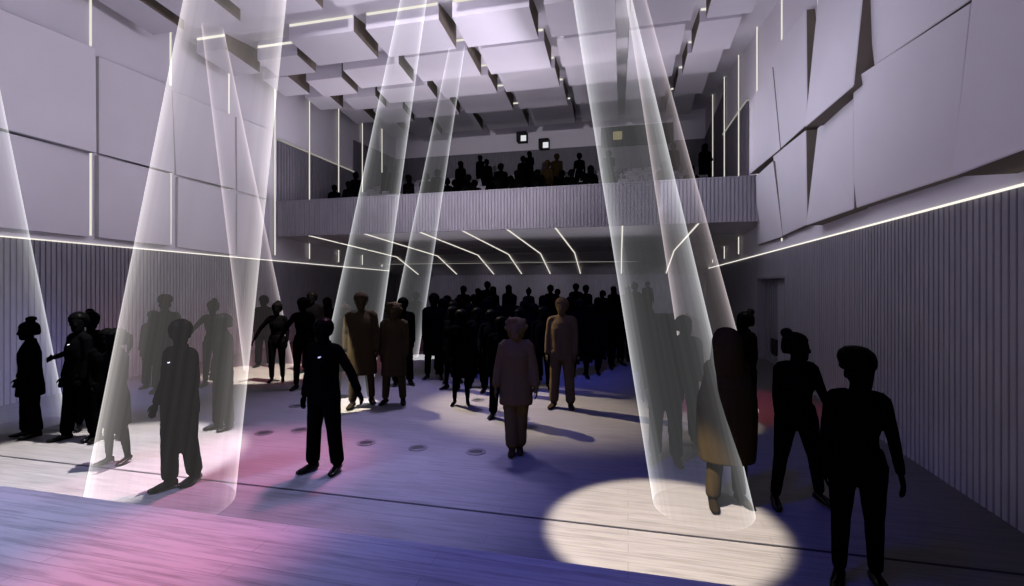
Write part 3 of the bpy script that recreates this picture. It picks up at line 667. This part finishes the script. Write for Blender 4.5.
def outfit_parts(kind, female, J, g):
    """-> list of (part name, material key, parts)"""
    T = J['T']; res = []; H = J['H']
    def sleeves(r0, r1, r2, upto=1.0):
        q = []
        for s, nm in ((-1, 'L'), (1, 'R')):
            sh, el, wr, d2 = J['arm' + nm]
            q.append(tube([T @ Vector((s * .06, .006, 1.435)), sh], [.06, r0])); q.append(tube([sh, sh + (el - sh) * .5, el], [r0, (r0 + r1) / 2, r1])); q.append(tube([el, el + (wr - el) * .5, el + (wr - el) * upto], [r1, (r1 + r2) / 2, r2]))
        return q
    def legs(rh, rk, ra, low=.03):
        q = []
        for nm in ('L', 'R'):
            hp, kn, an, toe = J['leg' + nm]
            q.append(tube([hp, hp + (kn - hp) * .5, kn], [rh * g, (rh * g + rk) / 2, rk])); q.append(tube([kn, kn + (an - kn) * .5, an + (kn - an).normalized() * low], [rk, (rk + ra) / 2, ra]))
        q.append(rings_z([(.80, 0, .0, .10 * g, .09 * g), (.86, 0, .006, .168 * g, .118 * g), (.93, 0, .008, .178 * g, .122 * g), (1.0, 0, .004, .165 * g, .115 * g), (1.05, 0, 0, .15 * g, .105 * g)], None))
        return q
    nk = [(1.425, 0, .004, .150 if not female else .145, .094), (1.465, 0, .008, .10, .074), (1.50, 0, .012, .072, .066), (1.515, 0, .014, .064, .060)]
    if kind in ('suit', 'suit_wide'):
        rows = [(.78, 0, .004, .19 * g, .128 * g), (.86, 0, .006, .19 * g, .13 * g), (.95, 0, .004, .182 * g, .125 * g), (1.08, 0, 0, .172 * g, .122 * g), (1.18, 0, -.003, .178 * g, .128 * g), (1.28, 0, -.003, .188, .132 * g), (1.37, 0, 0, .184, .12)] + nk
        res.append(('jacket', 'top', [rings_z(rows, T)] + sleeves(.064, .054, .044, .97)))
        res.append(('trousers', 'low', legs(.108, .082, .078 if kind == 'suit' else .088)))
    elif kind == 'fitted':
        rows = [(.90, 0, .008, .178 * g, .124 * g), (.97, 0, .004, .166 * g, .112 * g), (1.06, 0, 0, .132 * g, .096 * g), (1.13, 0, 0, .127 * g, .097 * g), (1.22, 0, -.012, .147 * g, .12 * g), (1.30, 0, -.012, .158, .12 * g), (1.37, 0, 0, .164, .10)] + nk[:2]
        res.append(('top', 'top', [rings_z(rows, T)] + sleeves(.060, .043, .033, .96)))
        res.append(('trousers', 'low', legs(.100, .066, .050)))
    elif kind == 'dress':
        rows = [(.52, 0, .0, .19 * g, .15 * g), (.66, 0, .004, .19 * g, .145 * g), (.82, 0, .008, .184 * g, .132 * g), (.90, 0, .01, .18 * g, .126 * g), (.98, 0, .004, .164 * g, .112 * g), (1.08, 0, 0, .132 * g, .098 * g), (1.15, 0, 0, .132 * g, .10 * g), (1.23, 0, -.012, .15 * g, .122 * g), (1.30, 0, -.012, .16, .12 * g), (1.37, 0, 0, .164, .10)] + nk[:2]
        res.append(('dress', 'top', [rings_z(rows, T)] + sleeves(.058, .044, .036, .5)))
    elif kind == 'coat':
        rows = [(.50, 0, .0, .225 * g, .17 * g), (.66, 0, .004, .222 * g, .165 * g), (.82, 0, .006, .215 * g, .155 * g), (.95, 0, .004, .20 * g, .14 * g), (1.08, 0, 0, .186 * g, .132 * g), (1.2, 0, -.003, .192 * g, .136 * g), (1.29, 0, -.003, .194, .136 * g), (1.37, 0, 0, .186, .124)] + nk
        res.append(('coat', 'top', [rings_z(rows, T)] + sleeves(.068, .060, .052, .98)))
        res.append(('trousers', 'low', legs(.104, .074, .062)))
    elif kind == 'tunic':
        rows = [(.64, 0, .004, .225 * g, .165 * g), (.80, 0, .006, .225 * g, .155 * g), (.93, 0, .004, .205 * g, .14 * g), (1.08, 0, 0, .18 * g, .13 * g), (1.2, 0, -.006, .18 * g, .136 * g), (1.29, 0, -.006, .185, .134 * g), (1.37, 0, 0, .18, .116)] + nk
        res.append(('tunic', 'top', [rings_z(rows, T)] + sleeves(.074, .066, .060, .92)))
        res.append(('trousers', 'low', legs(.112, .090, .088)))
    elif kind == 'hooded':
        rows = [(.46, 0, .0, .25 * g, .19 * g), (.62, 0, .004, .264 * g, .20 * g), (.80, 0, .006, .272 * g, .20 * g), (.95, 0, .004, .274 * g, .195 * g), (1.1, 0, 0, .266 * g, .185 * g), (1.22, 0, -.003, .252, .172 * g), (1.32, 0, 0, .228, .155), (1.40, 0, .006, .19, .135), (1.47, 0, .01, .14, .12), (1.54, 0, .012, .10, .10)]
        res.append(('hooded_cloak', 'top', [rings_z(rows, T)]))
        res.append(('hood', 'top', [loft([(H @ Vector((0, y, z)), H.to_3x3() @ Vector((rx, 0, 0)), H.to_3x3() @ Vector((0, ry, 0))) for z, y, rx, ry in ((1.36, .0, .165, .130), (1.43, .005, .158, .14), (1.50, .0, .142, .145), (1.58, .0, .128, .145), (1.66, .005, .124, .142), (1.72, .012, .108, .122), (1.765, .02, .076, .085), (1.785, .02, .03, .03))], 18)]))
        res.append(('trousers', 'low', legs(.104, .080, .072)))
    return res
def shoe_parts(J, nm, heel):
    hp, kn, an, toe = J['leg' + nm]; f = Vector((math.sin(toe), -math.cos(toe), 0)); s = f.cross(Vector((0, 0, 1)))
    z0 = an.z - .085
    if heel:
        q = [loft([(an - f * .05 + Vector((0, 0, -.02)), s * .03, Vector((0, 0, .03))), (an + Vector((0, 0, -.035)), s * .036, Vector((0, 0, .035))), (an + f * .07 + Vector((0, 0, -.06)), s * .038, Vector((0, 0, .024))), (an + f * .13 + Vector((0, 0, -.068)), s * .036, Vector((0, 0, .016))), (an + f * .175 + Vector((0, 0, -.072)), s * .012, Vector((0, 0, .010)))], 14),
             tube([an - f * .05 + Vector((0, 0, -.03)), an - f * .05 + Vector((0, 0, -.078))], [.012, .008], 8)]
    else:
        q = [loft([(an - f * .07 + Vector((0, 0, -.045)), s * .030, Vector((0, 0, .035))), (an - f * .03 + Vector((0, 0, -.030)), s * .043, Vector((0, 0, .052))), (an + f * .05 + Vector((0, 0, -.042)), s * .046, Vector((0, 0, .040))), (an + f * .12 + Vector((0, 0, -.055)), s * .050, Vector((0, 0, .027))), (an + f * .18 + Vector((0, 0, -.060)), s * .040, Vector((0, 0, .021))), (an + f * .205 + Vector((0, 0, -.062)), s * .018, Vector((0, 0, .014)))], 16)]
    return q
def make_person(loc, rotz, height, label, group=None, female=False, outfit='suit', hair='short', pose={}, build=1.0, mats=BLK, voxel=.011, heel=False, cat='person'):
    J = skeleton(female, pose)
    fat = 1.0 if voxel < .013 else 1.25
    me = remesh(body_parts(female, J, build, fat), voxel, 1, .4); me.materials.append(mats['skin'])
    o = bpy.data.objects.new('person', me); COL.objects.link(o)
    tag(o, label, cat, group)
    low = 0 if pose.get('seated') else min(J['legL'][2].z, J['legR'][2].z) - .09
    if pose.get('seated'): low = .92 - .43 - .12    # pelvis rests on a seat .43 high
    kids = [('hair', 'hair', hair_parts(hair, J['H']), voxel)] if hair != 'none' else []
    for nm, mk, pp in outfit_parts(outfit, female, J, build): kids.append((nm, mk, pp, max(voxel, .013)))
    if pose.get('glint'): kids.append(('glint', 'glint', [tube([J['T'] @ Vector((.055, -.142 * build ** .5, 1.335)), J['T'] @ Vector((.085, -.140 * build ** .5, 1.345))], [.010, .008], 6)], .004))  # small white piece standing in for a highlight on the chest
    for nm in ('L', 'R'): kids.append(('shoe', 'shoe', shoe_parts(J, nm, heel), min(voxel, .012)))
    for nm, mk, pp, vx in kids:
        if not pp: continue
        cm = remesh(pp, vx, 3 if nm != 'shoe' else 1, .5); cm.materials.append(mats[mk])
        c = bpy.data.objects.new(nm, cm); COL.objects.link(c); c.parent = o
        c.location = (0, 0, 0)
    k = height / 1.785
    for ob in [o] + list(o.children):   # put the soles on z = 0 of the object's own frame
        ob.data.transform(Matrix.Translation((0, 0, -low)))
    o.scale = (k, k, k); o.rotation_euler = (0, 0, R(rotz)); o.location = loc
    return o
def copy_person(src, loc, rotz, height, label, group):
    r = src.copy(); COL.objects.link(r); r.location = loc; r.rotation_euler = (0, 0, R(rotz)); k = height / 1.785; r.scale = (k, k, k)
    r['label'] = label
    if group: r['group'] = group
    elif 'group' in r: del r['group']
    for ch in list(src.children):
        c = ch.copy(); COL.objects.link(c); c.parent = r
    return r
def stand(u, vf, z=0.0): p = at_z(u, vf, z); return Vector((p.x, p.y, z))
def hgt(u, vt, vf):   # real height of a figure from its top and foot sight lines
    p = at_z(u, vf); d = p.x * -ST + p.y * CT
    return (vf - vt) / F * d
def face(loc, deg=0):  # turned towards the stage viewer plus a turn
    return math.degrees(math.atan2(loc.x, -loc.y)) + 180 + 180 + deg if False else math.degrees(math.atan2(-loc.x, loc.y)) * .5 + deg
def hero(u, vt, vf, label, turn=0, hs=None, **kw):
    loc = stand(u, vf); h = hs or hgt(u, vt, vf)
    return make_person(loc, face(loc, turn), h, label, **kw)
RELAX = (4, -2, 14, 3)
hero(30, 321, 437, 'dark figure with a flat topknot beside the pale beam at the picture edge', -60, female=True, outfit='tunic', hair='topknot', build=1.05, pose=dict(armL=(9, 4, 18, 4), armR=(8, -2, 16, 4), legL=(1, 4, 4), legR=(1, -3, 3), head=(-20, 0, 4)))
hero(79, 311, 440, 'dark broad figure standing with feet apart in the bright patch by the ribbed wall', -38, outfit='suit', hair='short', build=1.12, pose=dict(glint=True, armL=(6, 2, 14, 4), armR=(5, 0, 14, 4), legL=(6, 6, 3), legR=(7, -6, 3), head=(50, 0, 0)))
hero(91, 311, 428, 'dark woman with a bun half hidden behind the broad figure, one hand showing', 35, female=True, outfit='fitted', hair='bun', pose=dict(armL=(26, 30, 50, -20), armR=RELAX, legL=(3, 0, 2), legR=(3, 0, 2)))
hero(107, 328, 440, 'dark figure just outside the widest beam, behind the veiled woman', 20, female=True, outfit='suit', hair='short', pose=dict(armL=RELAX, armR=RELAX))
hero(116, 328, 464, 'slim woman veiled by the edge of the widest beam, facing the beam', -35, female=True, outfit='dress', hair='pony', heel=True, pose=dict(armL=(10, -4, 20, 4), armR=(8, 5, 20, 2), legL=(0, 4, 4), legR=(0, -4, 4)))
hero(180, 318, 486, 'large man standing inside the widest beam with his feet close together', -34, outfit='suit', hair='short', build=1.18, pose=dict(glint=True, armL=(6, 4, 18, 4), armR=(6, -2, 18, 4), legL=(-3.5, 9, 8), legR=(-3.5, -7, 4), head=(64, 4, 2), toe=10), voxel=.010)
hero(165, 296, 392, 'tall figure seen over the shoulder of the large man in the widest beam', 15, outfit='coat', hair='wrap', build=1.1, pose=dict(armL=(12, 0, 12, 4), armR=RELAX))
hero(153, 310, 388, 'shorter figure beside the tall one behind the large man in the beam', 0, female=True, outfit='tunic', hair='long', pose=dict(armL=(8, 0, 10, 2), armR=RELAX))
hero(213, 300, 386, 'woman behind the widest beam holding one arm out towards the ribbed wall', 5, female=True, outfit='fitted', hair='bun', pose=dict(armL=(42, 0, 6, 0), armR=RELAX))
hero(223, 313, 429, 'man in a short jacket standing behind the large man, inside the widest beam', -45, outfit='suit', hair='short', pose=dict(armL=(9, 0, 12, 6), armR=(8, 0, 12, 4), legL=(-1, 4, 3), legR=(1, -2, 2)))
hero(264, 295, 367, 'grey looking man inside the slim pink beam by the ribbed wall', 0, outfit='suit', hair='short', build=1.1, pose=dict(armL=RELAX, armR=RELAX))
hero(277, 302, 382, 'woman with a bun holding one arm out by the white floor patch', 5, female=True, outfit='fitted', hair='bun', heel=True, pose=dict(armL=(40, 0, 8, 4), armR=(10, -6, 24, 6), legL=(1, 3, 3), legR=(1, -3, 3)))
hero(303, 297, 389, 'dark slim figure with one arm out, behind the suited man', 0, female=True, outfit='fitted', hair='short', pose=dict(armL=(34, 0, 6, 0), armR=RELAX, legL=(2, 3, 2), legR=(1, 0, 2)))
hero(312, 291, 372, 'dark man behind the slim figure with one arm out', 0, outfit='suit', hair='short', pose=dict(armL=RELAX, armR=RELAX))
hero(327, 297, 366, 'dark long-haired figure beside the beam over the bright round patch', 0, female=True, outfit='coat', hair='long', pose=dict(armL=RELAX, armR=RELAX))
hero(324, 317, 471, 'big dark man in a suit holding one arm out before the bright round patch', -24, outfit='suit', hair='short', build=1.08, pose=dict(glint=True, armL=(7, 2, 12, 4), armR=(38, 0, 8, -4), legL=(4, 3, 3), legR=(5, -2, 2), head=(34, 0, 0), toe=16), voxel=.010)
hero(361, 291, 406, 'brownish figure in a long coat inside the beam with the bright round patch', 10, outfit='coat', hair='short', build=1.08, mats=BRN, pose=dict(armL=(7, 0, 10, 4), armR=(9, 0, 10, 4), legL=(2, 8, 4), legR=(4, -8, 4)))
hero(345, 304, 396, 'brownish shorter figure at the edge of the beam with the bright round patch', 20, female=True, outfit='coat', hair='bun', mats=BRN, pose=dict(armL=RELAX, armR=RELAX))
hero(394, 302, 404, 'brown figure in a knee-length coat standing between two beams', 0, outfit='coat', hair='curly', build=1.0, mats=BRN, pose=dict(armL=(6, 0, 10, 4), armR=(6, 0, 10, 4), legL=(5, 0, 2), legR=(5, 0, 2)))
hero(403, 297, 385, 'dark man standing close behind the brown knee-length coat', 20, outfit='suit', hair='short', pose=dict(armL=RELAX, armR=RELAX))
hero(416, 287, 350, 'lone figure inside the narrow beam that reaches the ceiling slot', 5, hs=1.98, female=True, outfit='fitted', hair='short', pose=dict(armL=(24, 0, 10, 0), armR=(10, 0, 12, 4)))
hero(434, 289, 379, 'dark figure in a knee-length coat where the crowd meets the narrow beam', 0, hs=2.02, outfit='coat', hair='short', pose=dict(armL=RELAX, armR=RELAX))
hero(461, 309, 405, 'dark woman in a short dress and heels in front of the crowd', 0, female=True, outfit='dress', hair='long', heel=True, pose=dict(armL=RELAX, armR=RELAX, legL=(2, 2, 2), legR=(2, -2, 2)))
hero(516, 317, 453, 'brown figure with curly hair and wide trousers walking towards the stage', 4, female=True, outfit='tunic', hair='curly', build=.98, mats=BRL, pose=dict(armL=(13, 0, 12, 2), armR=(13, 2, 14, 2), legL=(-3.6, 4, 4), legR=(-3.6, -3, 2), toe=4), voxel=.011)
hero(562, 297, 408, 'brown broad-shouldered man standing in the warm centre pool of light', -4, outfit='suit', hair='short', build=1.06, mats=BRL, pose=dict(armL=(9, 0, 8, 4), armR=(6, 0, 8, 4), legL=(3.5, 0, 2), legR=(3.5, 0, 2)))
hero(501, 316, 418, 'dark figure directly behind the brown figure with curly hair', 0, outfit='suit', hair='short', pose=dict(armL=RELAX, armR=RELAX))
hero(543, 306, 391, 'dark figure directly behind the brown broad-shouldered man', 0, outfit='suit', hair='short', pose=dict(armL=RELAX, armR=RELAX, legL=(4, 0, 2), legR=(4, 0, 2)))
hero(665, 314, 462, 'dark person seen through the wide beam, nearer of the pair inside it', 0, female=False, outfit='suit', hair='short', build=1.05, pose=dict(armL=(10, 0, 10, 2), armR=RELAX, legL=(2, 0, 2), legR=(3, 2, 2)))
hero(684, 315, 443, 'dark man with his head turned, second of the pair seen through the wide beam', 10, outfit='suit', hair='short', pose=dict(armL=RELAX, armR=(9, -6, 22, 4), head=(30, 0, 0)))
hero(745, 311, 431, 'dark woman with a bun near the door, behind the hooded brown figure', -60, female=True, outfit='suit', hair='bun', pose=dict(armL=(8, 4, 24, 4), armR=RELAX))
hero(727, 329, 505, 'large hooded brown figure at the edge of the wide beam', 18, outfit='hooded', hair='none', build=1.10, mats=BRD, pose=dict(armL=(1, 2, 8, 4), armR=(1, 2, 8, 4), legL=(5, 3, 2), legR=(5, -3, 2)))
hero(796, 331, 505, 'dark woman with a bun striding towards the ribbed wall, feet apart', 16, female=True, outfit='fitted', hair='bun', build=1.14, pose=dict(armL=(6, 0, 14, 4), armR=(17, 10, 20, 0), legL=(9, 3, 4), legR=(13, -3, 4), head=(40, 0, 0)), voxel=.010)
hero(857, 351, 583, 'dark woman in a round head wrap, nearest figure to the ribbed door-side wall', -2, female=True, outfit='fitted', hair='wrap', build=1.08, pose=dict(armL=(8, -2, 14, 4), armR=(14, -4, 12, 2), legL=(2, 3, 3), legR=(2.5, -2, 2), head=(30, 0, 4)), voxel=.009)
# crowd prototypes, kept small, copied with their parts
CP = [dict(outfit='suit', hair='short', pose=dict(armL=RELAX, armR=RELAX)),
      dict(outfit='suit', hair='short', build=1.12, pose=dict(armL=(12, 10, 40, 12), armR=(9, 0, 14, 4), head=(20, 0, 0))),
      dict(female=True, outfit='fitted', hair='bun', pose=dict(armL=(10, 4, 20, 6), armR=(9, 0, 14, 4))),
      dict(female=True, outfit='coat', hair='long', pose=dict(armL=RELAX, armR=(9, 20, 60, 20))),
      dict(outfit='coat', hair='short', build=1.05, pose=dict(armL=(9, 20, 90, 20), armR=(9, 20, 90, 20), head=(-20, 0, 0))),
      dict(female=True, outfit='dress', hair='pony', pose=dict(armL=RELAX, armR=RELAX))]
SP = [dict(outfit='suit', hair='short', pose=dict(seated=True, armL=(8, 22, 40, 10), armR=(8, 22, 40, 10))),
      dict(female=True, outfit='suit', hair='bun', pose=dict(seated=True, armL=(10, 30, 50, 12), armR=(8, 22, 40, 10), lean=6)),
      dict(outfit='suit', hair='short', build=1.1, pose=dict(seated=True, armL=(14, 20, 70, 20), armR=(14, 20, 70, 20), lean=4, head=(20, 0, 0)))]
protos = {}
PLACED = [(o.location.x, o.location.y) for o in S.objects if o.name.startswith('person') and o.parent is None]
def clear_spot(loc, room=.56):   # step back or forward along the sight line until nobody is in the way
    base = loc.copy(); dirv = Vector((base.x, base.y, 0)).normalized()
    for s_ in (0, .15, -.15, .3, -.3, .45, -.45, .6, -.6, .8, -.8, 1.0):
        q = base + dirv * s_
        if all((q.x - x) ** 2 + (q.y - y) ** 2 > room * room for x, y in PLACED): break
    PLACED.append((q.x, q.y)); return q
def crowd(kind, i, loc, rotz, h, label, group, mats=BLK):
    key = (kind, i, mats is BRD)
    if key not in protos:
        protos[key] = make_person(loc, rotz, h, label, group=group, voxel=.017, mats=mats, **(CP if kind == 's' else SP)[i])
    else: copy_person(protos[key], loc, rotz, h, label, group)
rc = random.Random(11)
# rear row on the black platform
rear = [(463.4, 285.4), (478, 288), (487.3, 281), (493, 286), (508.6, 284.6), (528.7, 288), (550.5, 284.6), (557.5, 288.5), (576, 283), (586, 284.6), (602.5, 290), (613.6, 286), (627.6, 286), (634.8, 282.5), (647.5, 281)]
for k, (u, vt) in enumerate(rear):
    d = 15.6 + (k % 3) * .5; zt = EYE + (CV - vt) / F * d; h = min(1.9, max(1.55, zt - .45)); placed_d = d
    if k == 14: d = 20.4; h = EYE + (CV - vt) / F * d - RZ
    l = (u - CU) / F * d; loc = Vector((l * CT - d * ST, l * ST + d * CT, RZ if k == 14 else .45))
    crowd('s', (k * 5 + k // 4) % 6, loc, rc.uniform(-30, 30), h, 'dark figure on the platform under the balcony, %s from the narrow beam' % ORD[k], 'people on the platform under the balcony')
floor_rows = [(376, [(443, 298), (453, 301), (470, 303), (486, 299), (499, 305), (524, 300), (534, 303), (580, 299), (592, 304), (605, 300), (618, 303), (640, 303)]),
              (364, [(447, 295), (458, 297), (474, 294), (490, 296), (513, 294), (528, 297), (543, 295), (570, 296), (586, 295), (598, 297), (611, 296), (624, 296), (645, 296)]),
              (391, [(452, 306), (477, 307), (491, 309), (519, 308)])]
for ri, (vf, hs_) in enumerate(floor_rows):
    for k, (u, vt) in enumerate(hs_):
        v2 = vf + rc.uniform(-3, 3)
        if ri == 0 and u > 600: v2 -= 8
        loc = clear_spot(stand(u, v2)); v2 = CV + EYE * F / (loc.x * -ST + loc.y * CT); h = min(1.98, max(1.55, hgt(u, vt, v2)))
        crowd('s', (k * 7 + ri * 2 + 1) % 6, loc, face(loc) + rc.uniform(-25, 25), h,
              'dark figure in the %s of the floor crowd, %s from the narrow beam' % (('middle row', 'back row', 'front row')[ri], ORD[k]), 'crowd standing on the floor')
# balcony audience
bal = [(333, 186), (348.5, 181), (355.6, 172), (385.4, 165.4), (394.5, 165.4), (408.4, 174.5), (426, 172.7), (437.7, 169), (454, 181), (460.5, 160.8), (468.3, 174), (480, 155), (486.6, 159), (501, 163), (523, 155.6), (529.4, 151), (537.5, 169), (547.4, 160), (556.7, 153.4), (571.6, 169), (579.4, 152.7), (590.7, 165), (608.4, 150), (609.5, 167), (673.6, 143), (664, 161), (691, 167), (705, 143.5), (447, 180), (464, 178), (474, 181), (491, 177), (497, 181), (510, 177), (517, 170), (533, 173), (541, 176.5), (551, 170), (562, 171.5), (566, 178), (576.5, 176), (585, 174.5)]
seats_taken = []
rank = sorted(range(len(bal)), key=lambda q: bal[q][0])
def nth(k):
    n = rank.index(k)
    return ORD[n]
for k, (u, vt) in enumerate(bal):
    best = None
    for r_ in range(0, 9):
        Y = TY(r_) - .1; rr = ray(u, vt); t = Y / rr.y; p = EYEV + rr * t
        hh = p.z - TZ(r_)
        for kind, want in (('s', 1.85), ('t', 1.36)):
            c = max(0, abs(hh - want) - .1) + .02 * r_ + (.6 if any(sr == r_ and abs(sx - p.x) < .52 for sx, sr, _k in seats_taken) else 0)
            if best is None or c < best[0]: best = (c, kind, r_, p, hh, want)
    c, kind, r_, p, hh, want = best
    h = 1.75 * hh / (1.75 if kind == 's' else 1.31); h = max(1.5, min(2.0, h))
    loc = Vector((p.x, TY(r_) - (.1 if kind == 's' else .0), TZ(r_)))
    seats_taken.append((loc.x, r_, kind))
    crowd('s' if kind == 's' else 't', k % (6 if kind == 's' else 3), loc, rc.uniform(-20, 20) + 8, h,
          '%s figure in the balcony audience, %s from the wall facing the door' % ('brown' if k in (17, 18) else 'dark', nth(k)), 'balcony audience', BRD if k in (17, 18) else BLK)
# balcony seats: one kind, copied with its parts
def make_seat(loc, label):
    e = bpy.data.objects.new('auditorium_seat', None); COL.objects.link(e); e.location = loc
    tag(e, label, 'seat', 'balcony seats')
    q = MB(); q.box(-.23, .23, -.22, .22, .34, .43); bevel(q.obj('seat_pad', M['seat'], e), .03)
    q = MB(); q.hexa([(-.24, .20, .36), (.24, .20, .36), (.24, .28, .36), (-.24, .28, .36)], [(-.24, .27, .92), (.24, .27, .92), (.24, .34, .92), (-.24, .34, .92)]); bevel(q.obj('backrest', M['seat'], e), .03)
    for s in (-1, 1):
        q = MB(); q.box(s * .26 - .02, s * .26 + .02, -.2, .26, 0, .58); bevel(q.obj('armrest', M['tier'], e), .01)
    return e
proto_seat = None
for r_ in range(2, 9):
    Y = TY(r_); x = XL(Y) + 1.2
    while x < XR(Y) - .9:
        clash = any((k == 's' or abs(sx - x) > .12) and abs(sx - x) < .58 and sr == r_ for sx, sr, k in seats_taken)
        aisle = abs(x + 4.8) < .6
        if not clash and not aisle:
            lab = 'pale grey balcony seat in the %s stepped row behind the ribbed front' % ORD[r_]
            loc = Vector((x, Y + .1, TZ(r_)))
            if proto_seat is None: proto_seat = make_seat(loc, lab)
            else:
                r2 = proto_seat.copy(); COL.objects.link(r2); r2.location = loc; r2['label'] = lab
                for ch in proto_seat.children:
                    c = ch.copy(); COL.objects.link(c); c.parent = r2
        x += .60
